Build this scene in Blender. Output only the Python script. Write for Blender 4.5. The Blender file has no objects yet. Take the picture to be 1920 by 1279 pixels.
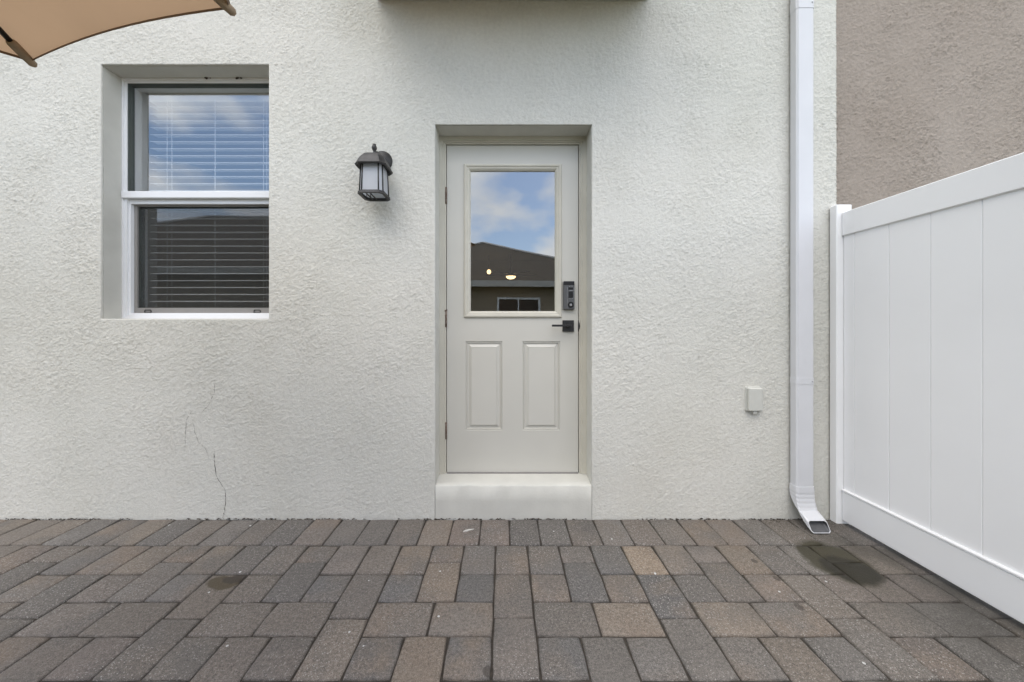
import bpy, math, random
import numpy as np
from mathutils import Vector, Matrix

rnd = random.Random(7)
scene = bpy.context.scene
R = math.radians

# ------------------------------------------------------------------ camera
# wall face is the plane y = 0, x to the right, z up; the camera looks along +y
F_PX, CAM_H, CAM_D = 662.0, 1.119, 2.046
cam = bpy.data.cameras.new('camera')
cam_o = bpy.data.objects.new('camera', cam)
scene.collection.objects.link(cam_o)
cam_o.location = (0, -CAM_D, CAM_H)
cam_o.rotation_euler = (R(90), 0, 0)
cam.sensor_width = 36
cam.lens = F_PX / 1920 * 36
cam.shift_x = 15 / 1920
cam.shift_y = -29.5 / 1920
cam.clip_start = 0.02
cam.clip_end = 2000
scene.camera = cam_o

# ------------------------------------------------------------------ light
SUN_EL, SUN_AZ = R(58), R(-32)      # azimuth measured from -y (behind the camera), negative = from the left
world = bpy.data.worlds.new('World')
scene.world = world
world.use_nodes = True
wn = world.node_tree
for n in list(wn.nodes): wn.nodes.remove(n)
def N(t, kind, **kw):
    n = t.nodes.new(kind)
    for k, v in kw.items(): setattr(n, k, v)
    return n
w_out = N(wn, 'ShaderNodeOutputWorld')
w_bg = N(wn, 'ShaderNodeBackground')
w_bg.inputs['Strength'].default_value = 0.15
w_sky = N(wn, 'ShaderNodeTexSky', sky_type='NISHITA', sun_disc=False)
w_sky.sun_elevation = SUN_EL
w_sky.sun_rotation = math.pi + SUN_AZ
w_sky.air_density = 1.0
w_sky.dust_density = 1.2
w_tc = N(wn, 'ShaderNodeTexCoord')
w_map = N(wn, 'ShaderNodeMapping')
w_map.inputs['Scale'].default_value = (1, 1, 1.7)
w_map.inputs['Location'].default_value = (1.3, 0.7, 0.4)
w_noise = N(wn, 'ShaderNodeTexNoise')
w_noise.inputs['Scale'].default_value = 4.6
w_noise.inputs['Detail'].default_value = 7
w_noise.inputs['Roughness'].default_value = 0.52
w_ramp = N(wn, 'ShaderNodeValToRGB')
w_ramp.color_ramp.elements[0].position = 0.42
w_ramp.color_ramp.elements[1].position = 0.60
w_ramp.color_ramp.elements[0].color = (0.0,) * 3 + (1,)
w_ramp.color_ramp.elements[1].color = (0.95,) * 3 + (1,)
w_noise2 = N(wn, 'ShaderNodeTexNoise')
w_noise2.inputs['Scale'].default_value = 5.0
w_noise2.inputs['Detail'].default_value = 5
w_cl = N(wn, 'ShaderNodeMix', data_type='RGBA')
w_cl.inputs[6].default_value = (4.6, 4.8, 5.3, 1)
w_cl.inputs[7].default_value = (9.0, 8.9, 8.6, 1)
w_mix = N(wn, 'ShaderNodeMix', data_type='RGBA')
L = wn.links.new
L(w_tc.outputs['Generated'], w_map.inputs['Vector'])
L(w_map.outputs[0], w_noise.inputs['Vector'])
L(w_map.outputs[0], w_noise2.inputs['Vector'])
L(w_noise.outputs['Fac'], w_ramp.inputs[0])
L(w_noise2.outputs['Fac'], w_cl.inputs[0])
L(w_ramp.outputs[0], w_mix.inputs[0])
L(w_sky.outputs[0], w_mix.inputs[6])
L(w_cl.outputs[2], w_mix.inputs[7])
L(w_mix.outputs[2], w_bg.inputs['Color'])
L(w_bg.outputs[0], w_out.inputs['Surface'])

sun = bpy.data.lights.new('sun', 'SUN')
sun.energy = 0.95
sun.angle = R(50)
sun.color = (1.0, 0.93, 0.83)
sun_o = bpy.data.objects.new('sun', sun)
scene.collection.objects.link(sun_o)
sd = Vector((math.sin(SUN_AZ) * math.cos(SUN_EL), -math.cos(SUN_AZ) * math.cos(SUN_EL), math.sin(SUN_EL)))
sun_o.rotation_euler = sd.to_track_quat('Z', 'Y').to_euler()
sun_o.location = (0, -6, 8)

scene.view_settings.view_transform = 'Standard'
scene.view_settings.look = 'None'
scene.view_settings.gamma = 1
scene.view_settings.exposure = 1.12
scene.view_settings.use_curve_mapping = False
scene.render.engine = 'CYCLES'
scene.cycles.max_bounces = 7
scene.cycles.diffuse_bounces = 3
scene.cycles.glossy_bounces = 3
scene.cycles.transparent_max_bounces = 10

# ------------------------------------------------------------------ helpers
def link(o): scene.collection.objects.link(o); return o
def tag(o, label=None, cat=None, group=None, kind=None):
    if label: o['label'] = label
    if cat: o['category'] = cat
    if group: o['group'] = group
    if kind: o['kind'] = kind
    return o
def empty(name, loc=(0, 0, 0)):
    o = bpy.data.objects.new(name, None); o.location = loc; o.empty_display_size = 0.1
    return link(o)

class MB:
    """collects shapes, then becomes one mesh object (world coordinates, re-based on its parent)"""
    def __init__(s): s.v = []; s.f = []; s.smooth = []
    def add(s, vs, fs, smooth=False):
        b = len(s.v); s.v += [tuple(p) for p in vs]
        for f in fs: s.f.append(tuple(i + b for i in f)); s.smooth.append(smooth)
        return s
    def box(s, x0, x1, y0, y1, z0, z1, bev=0.0):
        if x0 > x1: x0, x1 = x1, x0
        if y0 > y1: y0, y1 = y1, y0
        if z0 > z1: z0, z1 = z1, z0
        b = min(bev, (x1-x0)*.45, (y1-y0)*.45, (z1-z0)*.45)
        if b <= 0:
            vs = [(x, y, z) for z in (z0, z1) for y in (y0, y1) for x in (x0, x1)]
            return s.add(vs, [(0,2,3,1),(4,5,7,6),(0,1,5,4),(2,6,7,3),(0,4,6,2),(1,3,7,5)])
        vs = []; idx = {}
        for ix, (xa, sx) in enumerate(((x0, 1), (x1, -1))):
            for iy, (ya, sy) in enumerate(((y0, 1), (y1, -1))):
                for iz, (za, sz) in enumerate(((z0, 1), (z1, -1))):
                    idx[ix,iy,iz,0] = len(vs); vs.append((xa, ya+sy*b, za+sz*b))
                    idx[ix,iy,iz,1] = len(vs); vs.append((xa+sx*b, ya, za+sz*b))
                    idx[ix,iy,iz,2] = len(vs); vs.append((xa+sx*b, ya+sy*b, za))
        g = lambda x,y,z,a: idx[x,y,z,a]
        fs = []
        for i in (0, 1):
            q = [g(i,0,0,0), g(i,1,0,0), g(i,1,1,0), g(i,0,1,0)]; fs.append(q if i else q[::-1])
            q = [g(0,i,0,1), g(1,i,0,1), g(1,i,1,1), g(0,i,1,1)]; fs.append(q[::-1] if i else q)
            q = [g(0,0,i,2), g(1,0,i,2), g(1,1,i,2), g(0,1,i,2)]; fs.append(q if i else q[::-1])
        for i in (0, 1):
            for j in (0, 1):
                q = [g(i,j,0,0), g(i,j,0,1), g(i,j,1,1), g(i,j,1,0)]; fs.append(q if i == j else q[::-1])
                q = [g(i,0,j,0), g(i,1,j,0), g(i,1,j,2), g(i,0,j,2)]; fs.append(q[::-1] if i == j else q)
                q = [g(0,i,j,1), g(1,i,j,1), g(1,i,j,2), g(0,i,j,2)]; fs.append(q if i == j else q[::-1])
        for i in (0, 1):
            for j in (0, 1):
                for k in (0, 1):
                    t = [g(i,j,k,0), g(i,j,k,1), g(i,j,k,2)]; fs.append(t if (i+j+k) % 2 else t[::-1])
        return s.add(vs, fs)
    def loft(s, rings, cap=True, closed=True, smooth=False):
        n = len(rings[0]); vs = [p for r in rings for p in r]; fs = []
        for a in range(len(rings)-1):
            for i in range(n if closed else n-1):
                j = (i+1) % n
                fs.append((a*n+i, a*n+j, (a+1)*n+j, (a+1)*n+i))
        if cap and closed:
            fs.append(tuple(range(n))[::-1]); fs.append(tuple((len(rings)-1)*n + i for i in range(n)))
        return s.add(vs, fs, smooth)
    def tube(s, pts, r, n=8, cap=True, smooth=True):
        pts = [Vector(p) for p in pts]; rings = []
        rr = r if isinstance(r, (list, tuple)) else [r]*len(pts)
        up = None
        for i, p in enumerate(pts):
            d = (pts[min(i+1, len(pts)-1)] - pts[max(i-1, 0)]).normalized()
            if up is None:
                up = Vector((0, 0, 1)) if abs(d.z) < .9 else Vector((1, 0, 0))
            a = d.cross(up).normalized(); b = a.cross(d).normalized(); up = b
            rings.append([tuple(p + (a*math.cos(t) + b*math.sin(t))*rr[i]) for t in [2*math.pi*k/n for k in range(n)]])
        return s.loft(rings, cap, True, smooth)
    def lathe(s, cx, cy, prof, n=20, smooth=True):
        rings = [[(cx + r*math.cos(2*math.pi*k/n), cy + r*math.sin(2*math.pi*k/n), z) for k in range(n)] for r, z in prof]
        return s.loft(rings, True, True, smooth)
    def ring(s, x0, x1, z0, z1, w, y0, y1):
        """rectangular frame in the xz plane: inner opening x0..x1, z0..z1, width w, between y0 (front) and y1"""
        ws = w if isinstance(w, (tuple, list)) else (w, w, w, w)   # left, right, bottom, top
        o = [(x0-ws[0], z0-ws[2]), (x1+ws[1], z0-ws[2]), (x1+ws[1], z1+ws[3]), (x0-ws[0], z1+ws[3])]
        i = [(x0, z0), (x1, z0), (x1, z1), (x0, z1)]
        vs = [(x, y0, z) for x, z in o] + [(x, y0, z) for x, z in i] + [(x, y1, z) for x, z in o] + [(x, y1, z) for x, z in i]
        fs = []
        for k in range(4):
            m = (k+1) % 4
            fs += [(k, m, 4+m, 4+k), (8+k, 12+k, 12+m, 8+m), (k, 8+k, 8+m, m), (4+k, 4+m, 12+m, 12+k)]
        return s.add(vs, fs)
    def mold(s, x0, x1, z0, z1, prof):
        """picture-frame moulding: prof = list of (inset from the outer rectangle, y)"""
        rings = [[(x0+a, y, z0+a), (x1-a, y, z0+a), (x1-a, y, z1-a), (x0+a, y, z1-a)] for a, y in prof]
        return s.loft(rings, cap=False)
    def build(s, name, mat, parent=None, base=None):
        off = Vector(base) if base else (parent.matrix_basis.translation if parent and parent.get('_w') is None else Vector((0,0,0)))
        me = bpy.data.meshes.new(name)
        off = origin(parent) if base is None else Vector(base)
        me.from_pydata([(a-off.x, b-off.y, c-off.z) for a, b, c in s.v], [], s.f)
        me.polygons.foreach_set('use_smooth', s.smooth)
        me.update(); me.validate()
        if mat: me.materials.append(mat)
        o = link(bpy.data.objects.new(name, me))
        if parent: o.parent = parent
        elif base: o.location = base
        return o
def origin(o):
    v = Vector((0, 0, 0))
    while o is not None: v += o.location; o = o.parent
    return v

# ------------------------------------------------------------------ materials
def mat(name, col, rough=0.6, var=0.0, scale=6.0, bump=0.0, bscale=200.0, metal=0.0, col2=None, spec=0.5, detail=5):
    m = bpy.data.materials.new(name); m.use_nodes = True
    t = m.node_tree; b = t.nodes['Principled BSDF']
    b.inputs['Roughness'].default_value = rough
    b.inputs['Metallic'].default_value = metal
    b.inputs['Specular IOR Level'].default_value = spec
    b.inputs['Base Color'].default_value = (*col, 1)
    tc = N(t, 'ShaderNodeTexCoord')
    if var or col2:
        n = N(t, 'ShaderNodeTexNoise'); n.inputs['Scale'].default_value = scale; n.inputs['Detail'].default_value = detail
        r = N(t, 'ShaderNodeValToRGB'); r.color_ramp.elements[0].position = .3; r.color_ramp.elements[1].position = .7
        c2 = col2 or tuple(c*(1-var) for c in col)
        r.color_ramp.elements[0].color = (*c2, 1); r.color_ramp.elements[1].color = (*col, 1)
        t.links.new(tc.outputs['Object'], n.inputs['Vector']); t.links.new(n.outputs['Fac'], r.inputs[0])
        t.links.new(r.outputs[0], b.inputs['Base Color'])
        mr = N(t, 'ShaderNodeMapRange'); mr.inputs[3].default_value = rough*.88; mr.inputs[4].default_value = min(1, rough*1.12)
        t.links.new(n.outputs['Fac'], mr.inputs[0]); t.links.new(mr.outputs[0], b.inputs['Roughness'])
    if bump:
        n = N(t, 'ShaderNodeTexNoise'); n.inputs['Scale'].default_value = bscale; n.inputs['Detail'].default_value = 4
        bp = N(t, 'ShaderNodeBump'); bp.inputs['Strength'].default_value = bump; bp.inputs['Distance'].default_value = .003
        t.links.new(tc.outputs['Object'], n.inputs['Vector']); t.links.new(n.outputs['Fac'], bp.inputs['Height'])
        t.links.new(bp.outputs[0], b.inputs['Normal'])
    return m

def stucco_mat(name, a, b_, dirt, dirt_amt):
    m = bpy.data.materials.new(name); m.use_nodes = True
    t = m.node_tree; b = t.nodes['Principled BSDF']; b.inputs['Roughness'].default_value = .92
    b.inputs['Specular IOR Level'].default_value = .2
    tc = N(t, 'ShaderNodeTexCoord')
    n1 = N(t, 'ShaderNodeTexNoise'); n1.inputs['Scale'].default_value = 1.3; n1.inputs['Detail'].default_value = 6
    n2 = N(t, 'ShaderNodeTexNoise'); n2.inputs['Scale'].default_value = 60; n2.inputs['Detail'].default_value = 3
    mp = N(t, 'ShaderNodeMapping'); mp.inputs['Scale'].default_value = (1.2, 1.2, .8)
    n3 = N(t, 'ShaderNodeTexNoise'); n3.inputs['Scale'].default_value = 1.6; n3.inputs['Detail'].default_value = 6
    for n in (n1, n2): t.links.new(tc.outputs['Object'], n.inputs['Vector'])
    t.links.new(tc.outputs['Object'], mp.inputs[0]); t.links.new(mp.outputs[0], n3.inputs['Vector'])
    r1 = N(t, 'ShaderNodeValToRGB'); r1.color_ramp.elements[0].position = .35; r1.color_ramp.elements[1].position = .65
    r1.color_ramp.elements[0].color = (*a, 1); r1.color_ramp.elements[1].color = (*b_, 1)
    t.links.new(n1.outputs['Fac'], r1.inputs[0])
    r3 = N(t, 'ShaderNodeMapRange'); r3.inputs[1].default_value = .52; r3.inputs[2].default_value = .8; r3.inputs[3].default_value = 0; r3.inputs[4].default_value = dirt_amt
    t.links.new(n3.outputs['Fac'], r3.inputs[0])
    m1 = N(t, 'ShaderNodeMix', data_type='RGBA'); m1.inputs[7].default_value = (*dirt, 1)
    t.links.new(r3.outputs[0], m1.inputs[0]); t.links.new(r1.outputs[0], m1.inputs[6])
    m2 = N(t, 'ShaderNodeMix', data_type='RGBA', blend_type='MULTIPLY'); m2.inputs[0].default_value = .22
    r2 = N(t, 'ShaderNodeMapRange'); r2.inputs[1].default_value = .3; r2.inputs[2].default_value = .7; r2.inputs[3].default_value = .6; r2.inputs[4].default_value = 1.0
    t.links.new(n2.outputs['Fac'], r2.inputs[0])
    t.links.new(m1.outputs[2], m2.inputs[6]); t.links.new(r2.outputs[0], m2.inputs[7])
    t.links.new(m2.outputs[2], b.inputs['Base Color'])
    n4 = N(t, 'ShaderNodeTexNoise'); n4.inputs['Scale'].default_value = 160; n4.inputs['Detail'].default_value = 4
    bp = N(t, 'ShaderNodeBump'); bp.inputs['Strength'].default_value = .7; bp.inputs['Distance'].default_value = .003
    t.links.new(tc.outputs['Object'], n4.inputs['Vector']); t.links.new(n4.outputs['Fac'], bp.inputs['Height']); t.links.new(bp.outputs[0], b.inputs['Normal'])
    return m

def glass_mat(name, refl, tint):
    m = bpy.data.materials.new(name); m.use_nodes = True
    t = m.node_tree
    for n in list(t.nodes): t.nodes.remove(n)
    o = N(t, 'ShaderNodeOutputMaterial'); mx = N(t, 'ShaderNodeMixShader')
    g = N(t, 'ShaderNodeBsdfGlossy'); g.inputs['Roughness'].default_value = .0; g.inputs['Color'].default_value = (.95, .98, 1, 1)
    tr = N(t, 'ShaderNodeBsdfTransparent'); tr.inputs['Color'].default_value = (*tint, 1)
    lw = N(t, 'ShaderNodeFresnel'); lw.inputs['IOR'].default_value = 1.5
    ad = N(t, 'ShaderNodeMath', operation='ADD', use_clamp=True); ad.inputs[1].default_value = refl
    tc = N(t, 'ShaderNodeTexCoord'); n = N(t, 'ShaderNodeTexNoise'); n.inputs['Scale'].default_value = 2.2; n.inputs['Detail'].default_value = 1
    bp = N(t, 'ShaderNodeBump'); bp.inputs['Strength'].default_value = .03; bp.inputs['Distance'].default_value = .02
    t.links.new(tc.outputs['Object'], n.inputs['Vector']); t.links.new(n.outputs['Fac'], bp.inputs['Height']); t.links.new(bp.outputs[0], g.inputs['Normal'])
    ge = N(t, 'ShaderNodeNewGeometry'); iv = N(t, 'ShaderNodeMath', operation='SUBTRACT'); iv.inputs[0].default_value = 1; t.links.new(ge.outputs['Backfacing'], iv.inputs[1])
    fm = N(t, 'ShaderNodeMath', operation='MULTIPLY'); t.links.new(ad.outputs[0], fm.inputs[0]); t.links.new(iv.outputs[0], fm.inputs[1])
    t.links.new(lw.outputs[0], ad.inputs[0]); t.links.new(fm.outputs[0], mx.inputs[0])
    t.links.new(tr.outputs[0], mx.inputs[1]); t.links.new(g.outputs[0], mx.inputs[2]); t.links.new(mx.outputs[0], o.inputs['Surface'])
    return m

def mixed(name, col, trans, rough=.8):
    """thin cloth or frosted sheet: diffuse + translucent"""
    m = bpy.data.materials.new(name); m.use_nodes = True
    t = m.node_tree; b = t.nodes['Principled BSDF']; o = t.nodes['Material Output']
    b.inputs['Base Color'].default_value = (*col, 1); b.inputs['Roughness'].default_value = rough; b.inputs['Specular IOR Level'].default_value = .2
    tl = N(t, 'ShaderNodeBsdfTranslucent'); tl.inputs['Color'].default_value = (*col, 1)
    tc = N(t, 'ShaderNodeTexCoord'); n = N(t, 'ShaderNodeTexNoise'); n.inputs['Scale'].default_value = 3; n.inputs['Detail'].default_value = 5
    r = N(t, 'ShaderNodeMapRange'); r.inputs[3].default_value = .85; r.inputs[4].default_value = 1.08
    mc = N(t, 'ShaderNodeMix', data_type='RGBA', blend_type='MULTIPLY'); mc.inputs[0].default_value = 1; mc.inputs[6].default_value = (*col, 1)
    t.links.new(tc.outputs['Object'], n.inputs['Vector']); t.links.new(n.outputs['Fac'], r.inputs[0]); t.links.new(r.outputs[0], mc.inputs[7])
    t.links.new(mc.outputs[2], b.inputs['Base Color']); t.links.new(mc.outputs[2], tl.inputs['Color'])
    mx = N(t, 'ShaderNodeMixShader'); mx.inputs[0].default_value = trans
    t.links.new(b.outputs[0], mx.inputs[1]); t.links.new(tl.outputs[0], mx.inputs[2]); t.links.new(mx.outputs[0], o.inputs['Surface'])
    return m

M = {}
M['stucco'] = stucco_mat('cream_stucco', (.625, .617, .558), (.682, .670, .612), (.54, .51, .43), .3)
M['brown_stucco'] = stucco_mat('taupe_stucco', (.335, .285, .24), (.37, .32, .275), (.30, .255, .21), .4)
M['soffit'] = mat('tan_soffit', (.50, .39, .25), .8, .1, 5)  # tan chosen for the warm bounce it throws into the shade below
M['plaster'] = mat('painted_plaster', (.60, .592, .535), .8, .10, 9, .25, 90)
M['trim'] = mat('cream_trim_paint', (.575, .55, .465), .55, .10, 7, .08, 120)
M['door'] = mat('door_paint', (.58, .565, .505), .42, .05, 3, .03, 150)
M['vinyl'] = mat('white_vinyl', (.80, .81, .82), .35, .04, 3, .02, 60)
M['fence'] = mat('fence_vinyl', (.86, .86, .855), .36, .04, 2.2, .03, 40)
M['gutter'] = mat('gutter_enamel', (.66, .665, .68), .32, .06, 5, .03, 60)
M['gutter_in'] = mat('gutter_inside_shade', (.10, .10, .105), .6, .3, 30)  # shade inside the open outlet is put into this dark colour
M['seal_shade'] = mat('seal_and_jamb_shade', (.09, .105, .095), .6, .2, 8)  # door seal; on the window, shade of the inner jamb as dark colour
M['screenframe'] = mat('screen_frame_grey', (.27, .26, .245), .45, .08, 12)
M['black'] = mat('matt_black_metal', (.018, .018, .018), .45, .2, 30, .05, 300)
M['bronze'] = mat('weathered_bronze', (.024, .023, .022), .5, .35, 18, .25, 260, metal=.2, col2=(.05, .048, .047))
M['keypad'] = mat('keypad_casing', (.11, .11, .11), .4, .15, 40, .03, 300, metal=.3)
M['keypad_dark'] = mat('keypad_face', (.02, .02, .022), .2, .2, 60)
M['chrome'] = mat('worn_chrome', (.55, .55, .55), .25, .1, 50, metal=1)
M['rust'] = mat('rusty_hinge_steel', (.10, .055, .035), .75, 0, 60, .4, 400, metal=.3, col2=(.25, .20, .16))
M['blind'] = mat('white_blind_slat', (.70, .70, .68), .5, .05, 20)
M['frost'] = mixed('frosted_lantern_glass', (.72, .74, .77), .45, .3)
M['canvas'] = mixed('tan_canvas', (.58, .395, .25), .46)
M['hem'] = mat('canopy_hem', (.20, .14, .09), .85, .2, 60, .2, 500)
M['pole'] = mat('umbrella_pole_bronze', (.02, .018, .016), .4, .2, 20, metal=.5)
M['pocket'] = mat('rib_pocket_cloth', (.34, .25, .16), .85, .25, 50, .3, 500)
M['sand'] = mat('joint_sand', (.060, .050, .039), .95, .5, 90, .6, 400)
M['crack'] = mat('crack_shadow', (.14, .13, .11), .95, .4, 80)
M['wallin'] = mat('interior_paint', (.50, .46, .39), .85, .08, 2)
M['floorin'] = mat('interior_floor', (.20, .15, .10), .5, .2, 3)
M['shingle'] = mat('asphalt_shingle', (.105, .084, .056), .95, .45, 5, .6, 60)
M['fascia'] = mat('fascia_paint', (.52, .50, .46), .6, .08, 4)
M['tanwall'] = mat('tan_house_paint', (.30, .245, .18), .9, .12, 1.5, .4, 60)
M['grass'] = mat('lawn', (.055, .085, .025), .95, 0, 14, .8, 120, col2=(.035, .055, .018))
M['leaf'] = mat('dry_scrap', (.55, .53, .49), .8, .2, 90)
M['debris'] = mat('dry_dirt', (.06, .048, .035), .95, .5, 90, .3, 300)
M['outlet'] = mat('outlet_box_paint', (.58, .58, .53), .45, .05, 30, .05, 200)
M['door_glass'] = glass_mat('door_glass', .22, (.90, .92, .90))
M['win_glass'] = glass_mat('window_glass', .19, (.97, .98, .985))
def emis(name, col, s):
    m = bpy.data.materials.new(name); m.use_nodes = True
    b = m.node_tree.nodes['Principled BSDF']; b.inputs['Emission Color'].default_value = (*col, 1); b.inputs['Emission Strength'].default_value = s
    b.inputs['Base Color'].default_value = (.8, .75, .65, 1)
    return m
M['lamp'] = emis('lit_lamp_glass', (1, .66, .34), 1.7)
def screen_mat():
    m = bpy.data.materials.new('insect_screen'); m.use_nodes = True
    t = m.node_tree; b = t.nodes['Principled BSDF']; o = t.nodes['Material Output']
    b.inputs['Base Color'].default_value = (.03, .032, .032, 1); b.inputs['Roughness'].default_value = .8
    tr = N(t, 'ShaderNodeBsdfTransparent'); mx = N(t, 'ShaderNodeMixShader'); mx.inputs[0].default_value = .20
    t.links.new(tr.outputs[0], mx.inputs[1]); t.links.new(b.outputs[0], mx.inputs[2]); t.links.new(mx.outputs[0], o.inputs['Surface'])
    return m
M['screen'] = screen_mat()

# paver: colour comes from each paver, plus mottling, exposed aggregate and the stains that lie on the patio
STAINS = [  # x, y, rx, ry, strength
    (1.578, -.370, .142, .160, .90), (1.588, -.425, .112, .100, .93), (-1.225, -.505, .075, .045, .80), (-1.19, -.485, .045, .028, .7),
    (1.187, -.372, .014, .016, .6), (1.205, -.487, .014, .016, .6), (1.172, -.645, .016, .020, .6), (-.05, -.905, .02, .02, .6)]
def paver_mat():
    m = bpy.data.materials.new('concrete_paver'); m.use_nodes = True
    t = m.node_tree; b = t.nodes['Principled BSDF']; LK = t.links.new
    b.inputs['Specular IOR Level'].default_value = .35
    oi = N(t, 'ShaderNodeObjectInfo'); geo = N(t, 'ShaderNodeNewGeometry')
    def noise(scale, det, src=None, w=None):
        n = N(t, 'ShaderNodeTexNoise'); n.inputs['Scale'].default_value = scale; n.inputs['Detail'].default_value = det
        LK(src or geo.outputs['Position'], n.inputs['Vector']); return n
    def rng(src, a, b_, c, d):
        r = N(t, 'ShaderNodeMapRange'); r.inputs[1].default_value = a; r.inputs[2].default_value = b_; r.inputs[3].default_value = c; r.inputs[4].default_value = d
        LK(src, r.inputs[0]); return r.outputs[0]
    # tone drifting inside each paver towards a second colour
    off = N(t, 'ShaderNodeVectorMath', operation='ADD'); sc = N(t, 'ShaderNodeMath', operation='MULTIPLY'); sc.inputs[1].default_value = 37
    LK(oi.outputs['Random'], sc.inputs[0]); LK(geo.outputs['Position'], off.inputs[0]); LK(sc.outputs[0], off.inputs[1])
    drift = noise(6.5, 3, off.outputs[0])
    m0 = N(t, 'ShaderNodeMix', data_type='RGBA'); LK(rng(drift.outputs['Fac'], .40, .64, 0, .75), m0.inputs[0])
    LK(oi.outputs['Color'], m0.inputs[6])
    second = N(t, 'ShaderNodeValToRGB'); LK(oi.outputs['Random'], second.inputs[0])
    cr = second.color_ramp; cr.interpolation = 'CONSTANT'
    cr.elements[0].color = (.138, .127, .114, 1); cr.elements[1].position = .45; cr.elements[1].color = (.198, .160, .126, 1)
    e = cr.elements.new(.72); e.color = (.166, .144, .122, 1)
    LK(second.outputs[0], m0.inputs[7])
    fine = noise(95, 5)
    m1 = N(t, 'ShaderNodeMix', data_type='RGBA', blend_type='MULTIPLY'); m1.inputs[0].default_value = 1
    LK(m0.outputs[2], m1.inputs[6]); LK(rng(fine.outputs['Fac'], .3, .7, .74, 1.18), m1.inputs[7])
    grain = noise(420, 2)
    m1b = N(t, 'ShaderNodeMix', data_type='RGBA', blend_type='MULTIPLY'); m1b.inputs[0].default_value = 1
    LK(m1.outputs[2], m1b.inputs[6]); LK(rng(grain.outputs['Fac'], .32, .68, .55, 1.4), m1b.inputs[7])
    # pale aggregate grains
    vo = N(t, 'ShaderNodeTexVoronoi'); vo.inputs['Scale'].default_value = 170; LK(geo.outputs['Position'], vo.inputs['Vector'])
    sep = N(t, 'ShaderNodeSeparateColor'); LK(vo.outputs['Color'], sep.inputs[0])
    pick = N(t, 'ShaderNodeMath', operation='GREATER_THAN'); pick.inputs[1].default_value = .74; LK(sep.outputs[0], pick.inputs[0])
    near = N(t, 'ShaderNodeMath', operation='LESS_THAN'); near.inputs[1].default_value = .36; LK(vo.outputs['Distance'], near.inputs[0])
    wear = noise(2.0, 3); wearf = rng(wear.outputs['Fac'], .38, .62, .10, .75)
    g = N(t, 'ShaderNodeMath', operation='MULTIPLY'); LK(pick.outputs[0], g.inputs[0]); LK(near.outputs[0], g.inputs[1])
    g2 = N(t, 'ShaderNodeMath', operation='MULTIPLY'); LK(g.outputs[0], g2.inputs[0]); LK(wearf, g2.inputs[1])
    m2 = N(t, 'ShaderNodeMix', data_type='RGBA'); m2.inputs[7].default_value = (.40, .38, .35, 1)
    LK(g2.outputs[0], m2.inputs[0]); LK(m1b.outputs[2], m2.inputs[6])
    # sparse white paint flecks
    vp = N(t, 'ShaderNodeTexVoronoi'); vp.inputs['Scale'].default_value = 16; LK(geo.outputs['Position'], vp.inputs['Vector'])
    sp = N(t, 'ShaderNodeSeparateColor'); LK(vp.outputs['Color'], sp.inputs[0])
    p1 = N(t, 'ShaderNodeMath', operation='GREATER_THAN'); p1.inputs[1].default_value = .80; LK(sp.outputs[1], p1.inputs[0])
    p2 = N(t, 'ShaderNodeMath', operation='LESS_THAN'); p2.inputs[1].default_value = .075; LK(vp.outputs['Distance'], p2.inputs[0])
    p3 = N(t, 'ShaderNodeMath', operation='MULTIPLY'); LK(p1.outputs[0], p3.inputs[0]); LK(p2.outputs[0], p3.inputs[1])
    m3 = N(t, 'ShaderNodeMix', data_type='RGBA'); m3.inputs[7].default_value = (.52, .52, .50, 1)
    LK(p3.outputs[0], m3.inputs[0]); LK(m2.outputs[2], m3.inputs[6])
    # grime by the fence and the downspout
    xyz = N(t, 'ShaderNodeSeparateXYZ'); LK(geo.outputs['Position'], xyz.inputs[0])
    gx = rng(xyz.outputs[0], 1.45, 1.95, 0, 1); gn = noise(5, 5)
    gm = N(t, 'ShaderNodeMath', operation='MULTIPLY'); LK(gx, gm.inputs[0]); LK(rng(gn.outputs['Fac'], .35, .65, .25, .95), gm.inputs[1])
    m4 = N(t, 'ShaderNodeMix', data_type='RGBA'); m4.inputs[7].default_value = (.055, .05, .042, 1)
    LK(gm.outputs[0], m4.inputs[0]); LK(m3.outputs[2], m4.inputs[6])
    cur = m4.outputs[2]; wet = None
    dn = noise(13, 7); dv = N(t, 'ShaderNodeVectorMath', operation='MULTIPLY_ADD')
    dv.inputs[1].default_value = (.06, .06, 0); LK(dn.outputs['Color'], dv.inputs[0]); LK(geo.outputs['Position'], dv.inputs[2])
    for k, (sx, sy, rx, ry, st) in enumerate(STAINS):
        sub = N(t, 'ShaderNodeVectorMath', operation='SUBTRACT'); sub.inputs[1].default_value = (sx+.030, sy+.030, 0)
        src = dv.outputs[0] if rx > .03 else geo.outputs['Position']
        if rx <= .03: sub.inputs[1].default_value = (sx, sy, 0)
        LK(src, sub.inputs[0])
        mul = N(t, 'ShaderNodeVectorMath', operation='MULTIPLY'); mul.inputs[1].default_value = (1/rx, 1/ry, 0); LK(sub.outputs[0], mul.inputs[0])
        ln = N(t, 'ShaderNodeVectorMath', operation='LENGTH'); LK(mul.outputs[0], ln.inputs[0])
        mask = rng(ln.outputs['Value'], .86, 1.08, st, 0)
        mx = N(t, 'ShaderNodeMix', data_type='RGBA'); mx.inputs[7].default_value = ((.046, .041, .023, 1), (.026, .023, .015, 1), (.07, .055, .03, 1))[min(k, 2)] if k < 3 else (.05, .042, .036, 1)
        LK(mask, mx.inputs[0]); LK(cur, mx.inputs[6]); cur = mx.outputs[2]
        if k < 2:
            if wet is None: wet = mask
            else:
                mm = N(t, 'ShaderNodeMath', operation='MAXIMUM'); LK(wet, mm.inputs[0]); LK(mask, mm.inputs[1]); wet = mm.outputs[0]
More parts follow.
